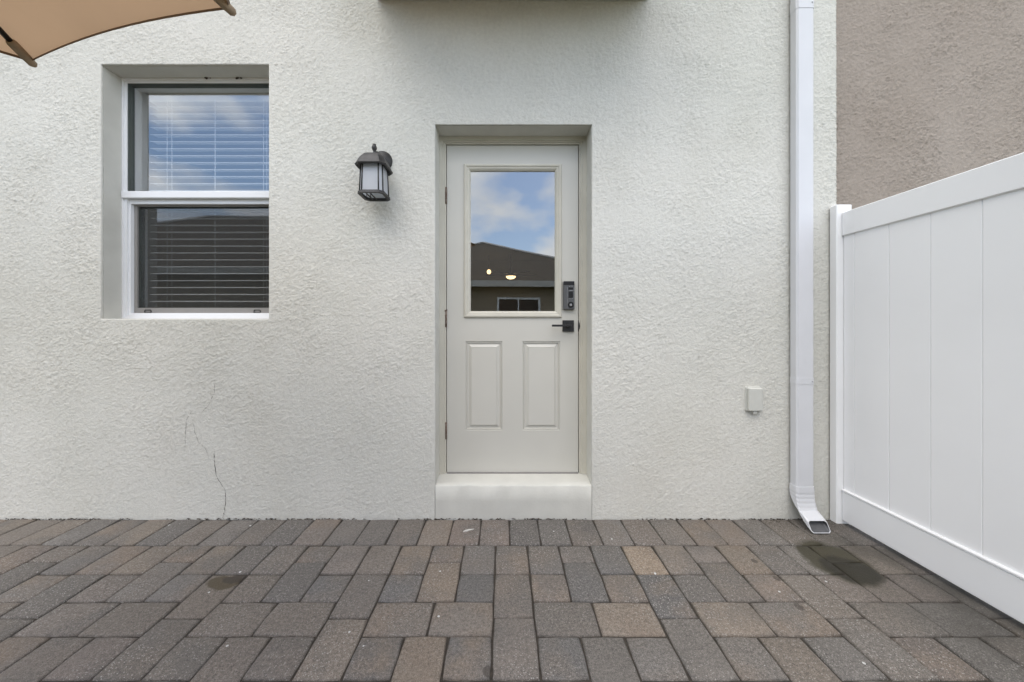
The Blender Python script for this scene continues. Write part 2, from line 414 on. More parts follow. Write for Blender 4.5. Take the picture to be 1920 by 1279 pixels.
    LK(cur, b.inputs['Base Color']); LK(rng(wet, 0, .72, .9, .62), b.inputs['Roughness'])
    bp = N(t, 'ShaderNodeBump'); bp.inputs['Strength'].default_value = .55; bp.inputs['Distance'].default_value = .0025
    LK(grain.outputs['Fac'], bp.inputs['Height'])
    bp2 = N(t, 'ShaderNodeBump'); bp2.inputs['Strength'].default_value = .4; bp2.inputs['Distance'].default_value = .004
    LK(fine.outputs['Fac'], bp2.inputs['Height']); LK(bp.outputs[0], bp2.inputs['Normal']); LK(bp2.outputs[0], b.inputs['Normal'])
    return m
M['paver'] = paver_mat()

# ------------------------------------------------------------------ ground
g = MB().add([(-400, -400, -.075), (400, -400, -.075), (400, 400, -.075), (-400, 400, -.075)], [(0, 1, 2, 3)]).build('ground', M['grass'])
tag(g, 'mown green lawn around the patio and houses', 'ground', kind='structure')

PX0, PX1, PY0 = -4.4, 2.05, -3.6
patio = MB().box(PX0, PX1, PY0, .02, -.07, -.0085).build('patio', M['sand'])
tag(patio, 'patio of grey and tan concrete pavers along the house wall', 'patio', kind='structure')

GAP = .0036
def paver_mesh(w, d, seed):
    """top-rounded paver, centred, top at z = 0"""
    r_ = random.Random(seed)
    hw, hd = w/2 - GAP/2, d/2 - GAP/2
    def ringpts(ins, z, jit):
        out = []
        base = [(-1,-1,1,0),(0,-1,0,0),(1,-1,0,0),(1,0,0,0),(1,1,0,0),(0,1,0,0),(-1,1,0,0),(-1,0,0,0)]
        for (sx, sy, *_ ) in base:
            x = sx*(hw-ins); y = sy*(hd-ins)
            if sx and sy: x -= sx*.003; y -= sy*.003
            out.append((x + r_.uniform(-jit, jit), y + r_.uniform(-jit, jit), z))
        return out
    st = r_.getstate(); rings = [ringpts(0, -.055, .0)]
    rings.append(ringpts(0, -.006, .0012)); rings.append(ringpts(.0026, -.0018, .0014)); rings.append(ringpts(.0080, 0, .0022))
    me = bpy.data.meshes.new('paver')
    vs = [p for r in rings for p in r] + [(0, 0, .0004)]
    fs = []
    for a in range(3):
        for i in range(8):
            j = (i+1) % 8; fs.append((a*8+i, a*8+j, a*8+8+j, a*8+8+i))
    for i in range(8): fs.append((24+i, 24+(i+1) % 8, 32))
    me.from_pydata(vs, [], fs); me.materials.append(M['paver']); me.polygons.foreach_set('use_smooth', [True]*len(fs)); me.update()
    return me
PAL = [((.215, .192, .168), 5), ((.190, .178, .164), 5), ((.176, .170, .162), 3), ((.240, .205, .170), 3), ((.225, .198, .176), 4), ((.255, .215, .172), 1), ((.200, .172, .156), 2)]
MEAN = (.180, .156, .131)
def muted(c, k, g=.80):
    return tuple((c[q]*g)*k + MEAN[q]*(1-k) for q in range(3))
PAL = [(muted(c, .62), n) for c, n in PAL]
flat = [c for c, k in PAL for _ in range(k)]
cache = {}
far_pavers = MB()
CX, CELL, NINE, V0 = -.042, .1585, .2378, .218
SPECIAL = {}
def put(x0, x1, v0, v1, col=None):
    """paver between x0..x1 and v0..v1 (v = distance from the wall)"""
    if x1 > PX1 - .01 : x1 = PX1 - .01
    if x1 - x0 < .03: return
    cx, cy = (x0+x1)/2, -(v0+v1)/2
    w, d = round(x1-x0, 4), round(v1-v0, 4)
    dist = CAM_D + cy
    seen = dist > .98 and abs(cx*F_PX/dist + 0) < 1150 and cx < 2.0
    k = (w, d, rnd.randrange(5))
    if k not in cache: cache[k] = paver_mesh(w, d, hash(k) & 0xffff)
    dz = rnd.uniform(-.0022, .0022); rot = (R(rnd.uniform(-.5, .5)), R(rnd.uniform(-.5, .5)), R(rnd.uniform(-.45, .45)))
    cx += rnd.uniform(-.0009, .0009); cy += rnd.uniform(-.0009, .0009)
    if not seen:
        me = cache[k]; mtx = Matrix.Translation((cx, cy, dz)) @ Matrix.Rotation(rot[2], 4, 'Z')
        far_pavers.add([tuple(mtx @ v.co) for v in me.vertices], [tuple(p.vertices) for p in me.polygons], True)
        return
    o = link(bpy.data.objects.new('paver', cache[k])); o.parent = patio
    o.location = (cx, cy, dz); o.rotation_euler = rot
    c = col
    for (tx, tv, tc) in TANS:
        if x0 <= tx <= x1 and v0 <= tv <= v1: c = tc
    c = c or flat[rnd.randrange(len(flat))]
    j = rnd.uniform(.9, 1.1)
    o.color = (c[0]*j, c[1]*j, c[2]*j, 1)
def gpt(x, y):
    d = F_PX*CAM_H/(y-610); return (x-945)*d/F_PX, CAM_D - d
tan_, gry, brn = (.235, .190, .145), (.118, .118, .117), (.185, .150, .128)
TANS0 = [(*gpt(775, 1048), tan_), (*gpt(825, 1092), tan_), (*gpt(1222, 1050), (.26, .205, .15)), (*gpt(1365, 1155), (.21, .175, .14)),
        (*gpt(870, 997), brn), (*gpt(928, 998), brn), (*gpt(985, 998), (.112, .108, .104)), (*gpt(1040, 998), (.108, .105, .10)), (*gpt(1095, 998), (.11, .105, .1)),
        (*gpt(895, 1100), gry), (*gpt(750, 1100), gry), (*gpt(612, 1100), gry), (*gpt(735, 1230), gry), (*gpt(610, 1100), gry), (*gpt(880, 1230), gry), (*gpt(1175, 1095), (.2, .165, .135)),
        (*gpt(1430, 1100), (.20, .16, .13)), (*gpt(968, 1110), (.18, .152, .128)), (*gpt(1050, 1230), gry), (*gpt(1090, 1095), gry), (*gpt(1245, 1110), gry),
        (*gpt(1145, 1050), gry), (*gpt(655, 1110), (.15, .138, .126)), (*gpt(420, 1110), (.18, .155, .13)), (*gpt(1320, 1120), (.135, .128, .12))]
TANS = [(a_, b_, muted(c_, .70, 1.0)) for a_, b_, c_ in TANS0]
k = -30
while .03 + k*.16 < PX1:
    if .03 + k*.16 > PX0: put(.03 + k*.16, .03 + (k+1)*.16, .006, .2465)
    k += 1
FST = .2475     # where the border course ends and the field is cut
def field(x0, x1, v0, v1):
    v0 = max(v0, FST)
    if v1 - v0 > .03 and v1 < -PY0 + .05 and x1 > PX0 + .02 and x0 < PX1 - .02: put(max(x0, PX0), x1, v0, v1)
for blk in range(-7, 4):
    bx = CX + blk*4*CELL
    for q in range(0, 16): field(bx, bx+CELL, V0+q*NINE, V0+(q+1)*NINE)       # the running columns
    for q in range(0, 7):
        v = V0 + q*(2.5+1)*CELL
        for c in range(3):
            x = bx + CELL*(1+c); long_first = (c != 1) == (q % 2 == 0)
            s1 = NINE if long_first else CELL
            field(x, x+CELL, v, v+s1); field(x, x+CELL, v+s1, v+2.5*CELL)
        v2 = v + 2.5*CELL
        field(bx+CELL, bx+2.5*CELL, v2, v2+CELL); field(bx+2.5*CELL, bx+4*CELL, v2, v2+CELL)
fp = far_pavers.build('paver_field', M['paver'], patio); fp['kind'] = 'stuff'; fp.color = (.165, .144, .122, 1)

# ------------------------------------------------------------------ house
def band_noise(nz, nx, step, lo, hi, ax, seed):
    """band-passed noise, feature sizes lo..hi metres, stretched horizontally by ax"""
    r_ = np.random.default_rng(seed); a = r_.standard_normal((nz, nx))
    fz = np.fft.fftfreq(nz, step)[:, None]; fx = np.fft.rfftfreq(nx, step)[None, :]*ax
    fr = np.sqrt(fz**2 + fx**2) + 1e-9
    w = np.exp(-(fr*lo)**2)*(1-np.exp(-(fr*hi)**2))
    o = np.fft.irfft2(np.fft.rfft2(a)*w, s=(nz, nx)); return o/o.std()
def snap(arr, vals):
    for v in vals: arr[np.abs(arr-v).argmin()] = v
    return arr
HEIGHTS = {}
def stucco_wall(name, x0, x1, z0, z1, y, step, holes, seed, amp, material, parent):
    xs = np.linspace(x0, x1, int(round((x1-x0)/step))+1); zs = np.linspace(z0, z1, int(round((z1-z0)/step))+1)
    for h in holes: snap(xs, h[:2]); snap(zs, h[2:])
    nz, nx = len(zs), len(xs)
    n1 = band_noise(nz, nx, step, .0064, .019, .64, seed)
    n2 = band_noise(nz, nx, step, .0056, .015, .58, seed+1)
    n3 = band_noise(nz, nx, step, .03, .12, .8, seed+3); n4 = band_noise(nz, nx, step, .004, .009, .9, seed+4)
    big = band_noise(nz, nx, step, .25, 1.2, 1, seed+2)
    h = .46/(1+np.exp(-5*(n1+.25))) + .34/(1+np.exp(-5*(n2+.5)))*np.clip(.7+.5*n3, 0, 1.4) + .13*np.clip(n4, -2, 2) - .22*np.clip(n4*.7+n1*.7-1.5, 0, 1.5) + .24
    mod = np.clip(.90 + .13*big, .55, 1.2) * np.clip(.62 + zs[:, None]*.35, .5, 1)
    X, Z = np.meshgrid(xs, zs)
    H = np.clip(h*mod, .02, 1.4)*amp
    for a, b, c, d in holes:      # calmer render along the arrises of the openings
        dx = np.maximum(np.maximum(a-X, X-b), 0); dz = np.maximum(np.maximum(c-Z, Z-d), 0)
        e = np.clip(np.hypot(dx, dz)/.018, 0, 1); H = H*(.30+.70*e) + amp*.34*(1-e)
    Y = y - H
    HEIGHTS[name] = (xs, zs, H)
    idx = np.arange(nz*nx).reshape(nz, nx)
    keep = np.ones((nz-1, nx-1), bool)
    xc, zc = (xs[1:]+xs[:-1])/2, (zs[1:]+zs[:-1])/2
    for a, b, c, d in holes: keep[np.ix_((zc > c) & (zc < d), (xc > a) & (xc < b))] = False
    q = np.stack([idx[:-1, :-1], idx[:-1, 1:], idx[1:, 1:], idx[1:, :-1]], -1)[keep]
    V = np.stack([X, Y, Z], -1).reshape(-1, 3); extra_v = []; extra_f = []
    # skirts: turn the sheet's edges inward round the holes and at the borders
    def skirt(ids):
        nonlocal_base = len(V) + len(extra_v)
        for i in ids: extra_v.append((V[i][0], y+.006, V[i][2]))
        for k in range(len(ids)-1): extra_f.append((ids[k], ids[k+1], nonlocal_base+k+1, nonlocal_base+k))
    for a, b, c, d in holes:
        i0, i1 = np.abs(xs-a).argmin(), np.abs(xs-b).argmin(); k0, k1 = np.abs(zs-c).argmin(), np.abs(zs-d).argmin()
        loop = [idx[k0, i] for i in range(i0, i1)] + [idx[k, i1] for k in range(k0, k1)] + [idx[k1, i] for i in range(i1, i0, -1)] + [idx[k, i0] for k in range(k1, k0, -1)]
        skirt(loop + loop[:1])
    skirt(list(idx[:, -1])); skirt(list(idx[:, 0])); skirt(list(idx[-1, :]))
    allv = np.vstack([V, np.array(extra_v)]); allq = np.vstack([q, np.array(extra_f)])
    me = bpy.data.meshes.new(name)
    me.vertices.add(len(allv)); me.vertices.foreach_set('co', allv.astype(np.float32).ravel())
    me.loops.add(allq.size); me.loops.foreach_set('vertex_index', allq.astype(np.int32).ravel())
    me.polygons.add(len(allq)); me.polygons.foreach_set('loop_start', np.arange(0, allq.size, 4, dtype=np.int32))
    me.polygons.foreach_set('use_smooth', np.ones(len(allq), bool))
    me.update(calc_edges=True); me.materials.append(material)
    o = link(bpy.data.objects.new(name, me)); o.parent = parent
    return o

house = empty('house')
tag(house, 'cream stucco house wall with half glazed door and tall window', 'house')
WX0, WX1, WZ0, WZ1 = -2.331, -1.360, 1.156, 2.6275      # window opening
DX0, DX1, DZ0, DZ1 = -.399, .5085, 0.0, 2.281            # door opening (down to the patio; the step fills its foot)
WALL_R = 1.923
stucco_wall('wall', -3.5, WALL_R, -.06, 3.3, 0.0, .0054, [(WX0, WX1, WZ0, WZ1), (DX0, DX1, -.06, DZ1)], 11, .0050, M['stucco'], house)
MB().box(-5.2, -3.501, -.002, .26, -.06, 3.30).build('outer_wall', M['stucco'], house)
stucco_wall('upper_wall', -3.5, WALL_R, 3.301, 5.6, 0.0, .0095, [], 21, .0050, M['stucco'], house)
MB().box(WALL_R-.24, WALL_R-.001, .0075, 8.0, -.06, 3.50).build('side_wall', M['stucco'], house)
MB().ring(WX0+.0015, WX1-.0015, WZ0+.0015, WZ1-.0015, .10, .0075, .112).build('window_reveal', M['plaster'], house)
MB().ring(WX0+.0015, WX1-.0015, WZ0+.0015, WZ1-.0015, .10, .1125, .262).build('inner_window_jamb', M['vinyl'], house)
def reveal_door():
    b = MB()
    for (x0, x1, z0, z1) in ((DX0-.1, DX0+.0015, -.05, DZ1+.1), (DX1-.0015, DX1+.1, -.05, DZ1+.1)):
        b.box(x0, x1, .0075, .262, z0, z1)
    b.box(DX0+.002, DX1-.002, .0085, .26, DZ1-.0015, DZ1+.095)
    return b
reveal_door().build('door_reveal', M['plaster'], house)
# step
st = MB()
nseg = 24
rings = []
sr = random.Random(5)
xa, xb = DX0+.002, DX1-.002
prof = [(-.004, -.03), (-.0045, .10), (-.004, .1870), (.0015, .1915), (.040, .1950), (.13, .2045), (.25, .2045)]
for i in range(nseg+1):
    x = xa + (xb-xa)*i/nseg
    rings.append([(x, y + (sr.uniform(-.002, .002) if 1 < k < 5 else 0), z + (sr.uniform(-.0025, .0025) if 1 < k < 5 else 0)) for k, (y, z) in enumerate(prof)])
st.loft(rings, cap=False, closed=False, smooth=True)
st.build('door_step', M['plaster'], house)
# cantilevered storey above the door
MB().box(-.736, .838, -.62, .02, 3.0045, 6.1, .004).build('overhang', M['stucco'], house)
MB().box(-.722, .824, -.606, -.008, 2.9995, 3.004).build('overhang_soffit', M['soffit'], house)
# crack in the render
def crack(pts, w):
    xs, zs, H = HEIGHTS['wall']
    P = [Vector(((px-945)/323.5, 0, CAM_H + (610-py)/323.5)) for px, py in pts]
    cr = random.Random(len(pts)); line = []
    for a, b in zip(P[:-1], P[1:]):
        for k in range(6): line.append(a.lerp(b, k/6) + Vector((cr.uniform(-.002, .002), 0, 0)))
    line.append(P[-1]); vs = []; fs = []
    for i, p in enumerate(line):
        hgt = H[np.abs(zs-p.z).argmin(), np.abs(xs-p.x).argmin()] + .0006
        hw = w*cr.uniform(.5, 1.3)/2*(1 if 2 < i < len(line)-3 else .5)
        vs += [(p.x-hw, -hgt, p.z), (p.x+hw, -hgt, p.z)]
    for i in range(len(line)-1): fs.append((2*i, 2*i+1, 2*i+3, 2*i+2))
    return MB().add(vs, fs)
crack([(402, 842), (403, 868), (406, 890), (412, 902), (423, 918), (424, 935), (422, 958), (418, 971)], .0034).build('crack', M['crack'], house)
crack([(404, 712), (403, 735), (392, 760), (380, 772), (360, 772), (350, 788), (349, 815), (347, 845)], .0018).build('crack', M['crack'], house)
crack([(362, 786), (366, 810), (374, 830), (386, 840), (394, 864)], .0018).build('crack', M['crack'], house)
db = MB(); dr = random.Random(3)
def chunk(b, p, r, rr, sq=(1, 1, 1)):
    d8 = [(1,0,0),(-1,0,0),(0,1,0),(0,-1,0),(0,0,1),(0,0,-1)]
    vs = [tuple(p[q] + r*d[q]*sq[q]*rr.uniform(.6, 1.3) + rr.uniform(-.3, .3)*r*sq[q] for q in range(3)) for d in d8]
    b.add(vs, [(0,2,4),(2,1,4),(1,3,4),(3,0,4),(2,0,5),(1,2,5),(3,1,5),(0,3,5)])
for q in range(900):
    x = dr.uniform(-3.1, 1.9)
    if dr.random() < .45 + .5*math.sin(x*7)*math.sin(x*2.3): chunk(db, (x, -.006 - abs(dr.gauss(0, .004)), dr.uniform(-.002, .003)), dr.uniform(.002, .0058), dr, (1.8, 1, .6))
for q in range(420):
    chunk(db, (1.60 + dr.uniform(-.12, .38), -abs(dr.gauss(.02, .05)) - .006, .001), dr.uniform(.0012, .003), dr, (1.4, 1.2, .5))
d_o = db.build('debris', M['debris']); tag(d_o, 'dark crumbs of dirt along the foot of the cream wall', 'dirt', kind='stuff')
for (px, py, r_) in ((445, 141, .012), (388, 143, .009), (453, 139, .006), (395, 143, .005)):
    D_ = CAM_D + .104; m_ = MB(); c_ = ((px-945)*D_/F_PX, .100, min(CAM_H + (610-py)*D_/F_PX, WZ1-.006))
    chunk(m_, c_, r_, dr, (1.3, .8, .8)); m_.build('mud_nest', M['debris'], house)
# room behind
rm = MB()
def quad(b, p): b.add(p, [(0, 1, 2, 3)])
RX0, RX1, RY1, RZ0, RZ1 = -4.1, 1.66, 7.2, .19, 2.80
for p in ([(RX0,.03,RZ0),(RX0,RY1,RZ0),(RX0,RY1,RZ1),(RX0,.03,RZ1)], [(RX1,.03,RZ0),(RX1,RY1,RZ0),(RX1,RY1,RZ1),(RX1,.03,RZ1)],
          [(RX0,RY1,RZ0),(RX1,RY1,RZ0),(RX1,RY1,RZ1),(RX0,RY1,RZ1)], [(RX0,.03,RZ1),(RX1,.03,RZ1),(RX1,RY1,RZ1),(RX0,RY1,RZ1)]): quad(rm, p)
rm.build('interior_wall', M['wallin'], house)
MB().add([(RX0,.26,RZ0),(RX1,.26,RZ0),(RX1,RY1,RZ0),(RX0,RY1,RZ0)], [(0,1,2,3)]).build('interior_floor', M['floorin'], house)

# ---- door
DY = .142
SX0, SX1, SZ0, SZ1 = -.3536, .4594, .209, 2.233
fr = MB()      # frame: casing + stop, U-shaped (no bottom)
def ushape(b, xo0, xo1, zo, xi0, xi1, zi, y0, y1, zb=.2055):
    b.box(xo0, xi0, y0, y1, zb, zo); b.box(xi1, xo1, y0, y1, zb, zo); b.box(xi0, xi1, y0, y1, zi, zo)
ushape(fr, DX0+.0016, DX1-.0016, DZ1-.0016, -.376, .482, 2.256, .121, .26)
ushape(fr, -.3758, .4818, 2.2558, -.366, .472, 2.246, .127, .26)
ushape(fr, -.3658, .4718, 2.2458, -.3575, .4634, 2.2370, .133, .26)
fr.build('door_frame', M['trim'], house)
gp = MB(); ushape(gp, -.3574, .4633, 2.2369, -.345, .450, 2.225, .160, .20); gp.build('weatherstrip', M['seal_shade'], house)
MB().box(SX0+.002, SX1-.002, .128, .24, .2015, .2078).build('threshold', M['screenframe'], house)

GX0, GX1, GZ0, GZ1 = -.2066, .3156, 1.2016, 2.074
LX0, LX1, LZ0, LZ1 = -.248, .357, 1.166, 2.117
PAN = [(-.238, -.010, .468, 1.0198), (.1157, .347, .468, 1.0198)]
door = MB()
# slab face as a grid with holes for the light and the two pressed panels
gx = sorted({SX0, SX1, LX0+.01, LX1-.01, PAN[0][0], PAN[0][1], PAN[1][0], PAN[1][1]})
gz = sorted({SZ0, SZ1, LZ0+.01, LZ1-.01, PAN[0][2], PAN[0][3]})
for i in range(len(gx)-1):
    for k in range(len(gz)-1):
        xc, zc = (gx[i]+gx[i+1])/2, (gz[k]+gz[k+1])/2
        if LX0+.01 < xc < LX1-.01 and LZ0+.01 < zc < LZ1-.01: continue
        if any(a < xc < b and c < zc < d for a, b, c, d in PAN): continue
        door.add([(gx[i], DY, gz[k]), (gx[i+1], DY, gz[k]), (gx[i+1], DY, gz[k+1]), (gx[i], DY, gz[k+1])], [(0, 1, 2, 3)])
door.add([(SX0, DY, SZ0), (SX0, DY+.044, SZ0), (SX0, DY+.044, SZ1), (SX0, DY, SZ1), (SX1, DY, SZ0), (SX1, DY+.044, SZ0), (SX1, DY+.044, SZ1), (SX1, DY, SZ1)],
         [(0, 3, 2, 1), (4, 5, 6, 7), (3, 7, 6, 2), (0, 1, 5, 4)])
door.ring(LX0+.012, LX1-.012, LZ0+.012, LZ1-.012, .03, DY+.006, DY+.044)
door_o = door.build('door', M['door'], house)
tag(door_o, 'off white door with a tall glass light above two pressed panels')
for a, b, c, d in PAN:
    p = MB(); p.mold(a, b, c, d, [(0, DY), (.0015, DY+.006), (.0055, DY+.006), (.0085, DY+.003), (.0105, DY+.010), (.020, DY+.010), (.034, DY+.003), (.036, DY-.0005), (.038, DY+.0005)])
    p.add([(a+.038, DY+.0005, c+.038), (b-.038, DY+.0005, c+.038), (b-.038, DY+.0005, d-.038), (a+.038, DY+.0005, d-.038)], [(0, 1, 2, 3)])
    p.build('panel', M['door'], door_o)
lt = MB(); lt.mold(LX0, LX1, LZ0, LZ1, [(0, DY+.004), (0, DY-.004), (.004, DY-.011), (.012, DY-.013), (.018, DY-.011), (.0195, DY-.007), (.026, DY-.007), (.032, DY-.004), (.040, DY+.004), (.0415, DY+.018)])
lt.build('glazing_frame', M['trim'], door_o)
MB().box(LX0+.025, LX1-.025, DY+.012, DY+.016, LZ0+.02, LZ1-.025).build('glass_pane', M['door_glass'], door_o)
for z, rust in ((1.920, 0), (1.160, 1), (.468, 0)):
    h = MB(); h.tube([(SX0-.0045, DY-.006, z-.052), (SX0-.0045, DY-.006, z+.052)], .0062, 10)
    h.box(SX0-.0072, SX0-.0012, DY-.003, DY+.002, z-.05, z+.05)
    for q in (-.018, .018): h.tube([(SX0-.0045, DY-.006, z+q-.001), (SX0-.0045, DY-.006, z+q+.001)], .0070, 10)
    if rust:
        h.tube([(SX0-.012, DY-.010, z+.046), (SX0+.004, DY-.012, z+.056)], .0035, 6); h.tube([(SX0-.016, DY-.006, z+.052), (SX0-.002, DY-.010, z+.044)], .003, 6)
    h.build('hinge', M['rust'], door_o)
# lever handle and keypad lock
hd = MB(); hd.box(.3620, .4320, DY-.0095, DY+.001, 1.080, 1.150, .0015)
hd.tube([(.397, DY-.009, 1.117), (.397, DY-.048, 1.117)], .0105, 12)
hd.box(.290, .408, DY-.060, DY-.046, 1.1105, 1.1235, .002)
hd.build('lever_handle', M['black'], door_o)
kp = MB(); kp.box(.3640, .4330, DY-.024, DY+.001, 1.2150, 1.3900, .005)
kpo = kp.build('keypad_lock', M['keypad'], door_o)
kf = MB(); kf.box(.3655, .4315, DY-.0262, DY-.022, 1.3660, 1.3885, .001)
for (x, z, w, h) in ((.409, 1.344, .030, .013), (.409, 1.306, .028, .040)): kf.box(x-w/2, x+w/2, DY-.0255, DY-.022, z-h/2, z+h/2, .001)
ringp = [[(.409 + r*math.cos(a), y, 1.2445 + r*math.sin(a)) for a in [2*math.pi*q/18 for q in range(18)]] for r, y in ((.0185, DY-.023), (.0185, DY-.028), (.010, DY-.028), (.009, DY-.025), (.004, DY-.025))]
kf.build('keypad_face', M['keypad_dark'], door_o)
MB().loft(ringp, cap=True).build('keyhole_ring', M['keypad_dark'], door_o)
kc = MB(); kc.loft([[(.409 + r*math.cos(a), y, 1.2445 + r*math.sin(a)) for a in [2*math.pi*q/14 for q in range(14)]] for r, y in ((.0088, DY-.024), (.0080, DY-.0275), (.0030, DY-.0275))])
kc.box(.388, .3895, DY-.0250, DY-.022, 1.225, 1.352); kc.box(.4275, .429, DY-.0250, DY-.022, 1.225, 1.352); kc.box(.3955, .4255, DY-.0262, DY-.022, 1.2825, 1.2850); kc.box(.398, .4225, DY-.0262, DY-.022, 1.3290, 1.3320)
kc.box(.400, .404, DY-.0262, DY-.022, 1.3555, 1.3600); kc.box(.414, .420, DY-.0262, DY-.022, 1.3555, 1.3600)
kc.build('keypad_trim', M['chrome'], door_o)
MB().tube([(SX1+.001, DY-.0035, 1.080), (SX1+.003, DY-.0075, 1.098), (SX1+.004, DY-.0085, 1.115), (SX1+.003, DY-.0075, 1.132), (SX1+.001, DY-.0035, 1.150)], [.002, .005, .006, .005, .002], 8).build('strike_plate', M['black'], door_o)

# ---- window
WI = (WX0+.0016, WX1-.0016, WZ0+.0016, WZ1-.0016)
FX0, FX1, FZ0, FZ1 = WX0+.030, WX1-.030, 1.182, 2.598
wf = MB()
wf.ring(FX0, FX1, FZ0, FZ1, (FX0-WI[0], WI[1]-FX1, FZ0-WI[2], WI[3]-FZ1), .110, .20)
win = wf.build('window', M['vinyl'], house)
tag(win, 'white vinyl single hung window with an insect screen below')
MB().ring(WI[0]+.011, WI[1]-.011, WI[2]+.011, WI[3]-.011, .0105, .104, .1115).build('window_frame', M['vinyl'], win)
MB().box(WI[0]+.004, WI[1]-.004, .096, .200, 1.892, 1.934, .003).build('meeting_rail', M['vinyl'], win)
us = MB(); us.ring(FX0+.004, FX1-.004, 1.936, FZ1-.004, .0038, .113, .150); us.build('seal_and_jamb_shade', M['seal_shade'], win)  # dark ring painted as the shaded depth of the inner jamb
us = MB(); us.ring(FX0+.007, FX1-.007, 1.940, FZ1-.007, .0028, .126, .142); us.build('sash_frame', M['seal_shade'], win)
MB().box(FX0+.0045, FX1-.0045, .134, .138, 1.9365, FZ1-.0045).build('glass_pane', M['win_glass'], win)
ls = MB(); ls.ring(FX0+.012, FX1-.012, FZ0+.012, 1.864, (.012, .012, .012, .027), .120, .1395); ls.build('screen_stop', M['vinyl'], win)
ls = MB(); ls.ring(FX0+.030, FX1-.030, FZ0+.045, 1.855, (.0178, .0178, .040, .0085), .1400, .152); sf = ls.build('screen_frame', M['screenframe'], win)
MB().box(FX0+.028, FX1-.028, .147, .1475, FZ0+.04, 1.858).build('insect_screen', M['screen'], win)
us = MB(); us.ring(FX0+.034, FX1-.034, FZ0+.048, 1.852, .026, .156, .185); us.build('sash_frame', M['seal_shade'], win)
MB().box(FX0+.030, FX1-.030, 0.162, .166, FZ0+.04, 1.86).build('glass_pane', M['win_glass'], win)
for tx in (273, 479):
    x = (tx-945)*2.17/F_PX
    t = MB(); t.tube([(x-.019, .1385, 1.196), (x-.018, .1365, 1.209), (x-.013, .135, 1.2135), (x+.017, .135, 1.2135), (x+.021, .1365, 1.208), (x+.019, .1385, 1.196), (x-.019, .1385, 1.196)], .0024, 6)
    t.build('pull_tab', M['black'], win)

# ---- blind hanging inside
blind = empty('window_blind', ((WX0+WX1)/2, .235, 2.60))
tag(blind, 'white horizontal slat blind hanging behind the tall window', 'blind')
BX0, BX1 = -2.262, -1.425
MB().box(BX0, BX1, .205, .265, 2.545, 2.615, .003).build('head_rail', M['blind'], blind)
z = 2.520; slat = None
while z > 1.19:
    if slat is None:
        s = MB(); n = 6
        pr = [(-.025 + .05*k/n, .0035*(1-(2*k/n-1)**2)) for k in range(n+1)]
        tl = R(8)
        def sp(dx, y, q): return (BX0 + dx, .235 + y*math.cos(tl) - q*math.sin(tl), 2.520 + y*math.sin(tl) + q*math.cos(tl))
        W = BX1-BX0
        s.loft([[sp(0, y, q) for y, q in pr] + [sp(0, y, q-.0026) for y, q in pr[::-1]], [sp(W, y, q) for y, q in pr] + [sp(W, y, q-.0026) for y, q in pr[::-1]]])
        slat = s.build('slat', M['blind'], blind)
    else:
        o = link(bpy.data.objects.new('slat', slat.data)); o.parent = blind; o.location = (rnd.uniform(-.001, .001), 0, z-2.520); o.rotation_euler = (0, R(rnd.uniform(-.08, .08)), 0)
    z -= .0445
MB().box(BX0, BX1, .212, .258, 1.163, 1.180, .003).build('bottom_rail', M['blind'], blind)
for px in (313, 322, 403, 494, 500):
    x = (px-945)*2.25/F_PX
    MB().tube([(x, .2055, 1.17), (x, .2055, 2.56)], .0011 if px != 403 else .0016, 5).build('ladder_cord', M['blind'], blind)

# ------------------------------------------------------------------ neighbouring taupe house
nb = empty('neighbouring_house', (1.93, .30, 0))
tag(nb, 'taupe stucco house wall rising behind the white fence', 'house')
w = stucco_wall('wall', WALL_R+.002, 4.6, .4, 3.3, .16, .0060, [], 41, .0068, M['brown_stucco'], None)
w.parent = nb; w.location = (-1.93, -.30, 0)
MB().box(4.602, 6.6, .155, .40, -.06, 3.30).build('outer_wall', M['brown_stucco'], nb)
w = stucco_wall('upper_wall', WALL_R+.002, 4.6, 3.301, 5.6, .16, .0095, [], 51, .0068, M['brown_stucco'], None)
w.parent = nb; w.location = (-1.93, -.30, 0)

# ------------------------------------------------------------------ wall lantern
LX, LY = -.708, -.118
lan = empty('wall_lantern', (LX, 0, 2.06))
tag(lan, 'dark grey metal lantern with frosted glass fixed left of the door', 'lantern')
def oct8(half, ch, z, cx=LX, cy=LY, hy=None):
    hy = hy or half
    p = [(-half+ch, -hy), (half-ch, -hy), (half, -hy+ch), (half, hy-ch), (half-ch, hy), (-half+ch, hy), (-half, hy-ch), (-half, -hy+ch)]
    return [(cx+x, cy+y, z) for x, y in p]
bp = MB()
bp.loft([[(LX+.004 + r*math.cos(a), y, 2.066 + r*math.sin(a)) for a in [2*math.pi*q/28 for q in range(28)]] for r, y in ((.058, .0), (.060, -.006), (.058, -.012), (.046, -.020), (.040, -.028), (.018, -.034), (.006, -.035))], smooth=True)
bp.build('back_plate', M['bronze'], lan)
MB().tube([(LX+.004, -.03, 2.070), (LX+.003, -.05, 2.078), (LX+.002, -.075, 2.080), (LX+.001, -.10, 2.068), (LX, LY, 2.052)], [.011, .010, .010, .011, .013], 10).build('arm', M['bronze'], lan)
rf = MB(); rf.loft([oct8(.060, .014, 1.978), oct8(.080, .024, 1.968), oct8(.084, .026, 1.976), oct8(.077, .024, 1.988), oct8(.072, .023, 2.002), oct8(.064, .021, 2.020), oct8(.052, .017, 2.035), oct8(.036, .012, 2.046), oct8(.018, .006, 2.053), oct8(.008, .002, 2.055)])
rf.build('lantern_roof', M['bronze'], lan)
MB().lathe(LX, LY, [(.012, 2.050), (.009, 2.058), (.006, 2.064), (.007, 2.070), (.0125, 2.080), (.0140, 2.088), (.0120, 2.097), (.008, 2.102), (.010, 2.106), (.004, 2.110)], 14).build('finial', M['bronze'], lan)
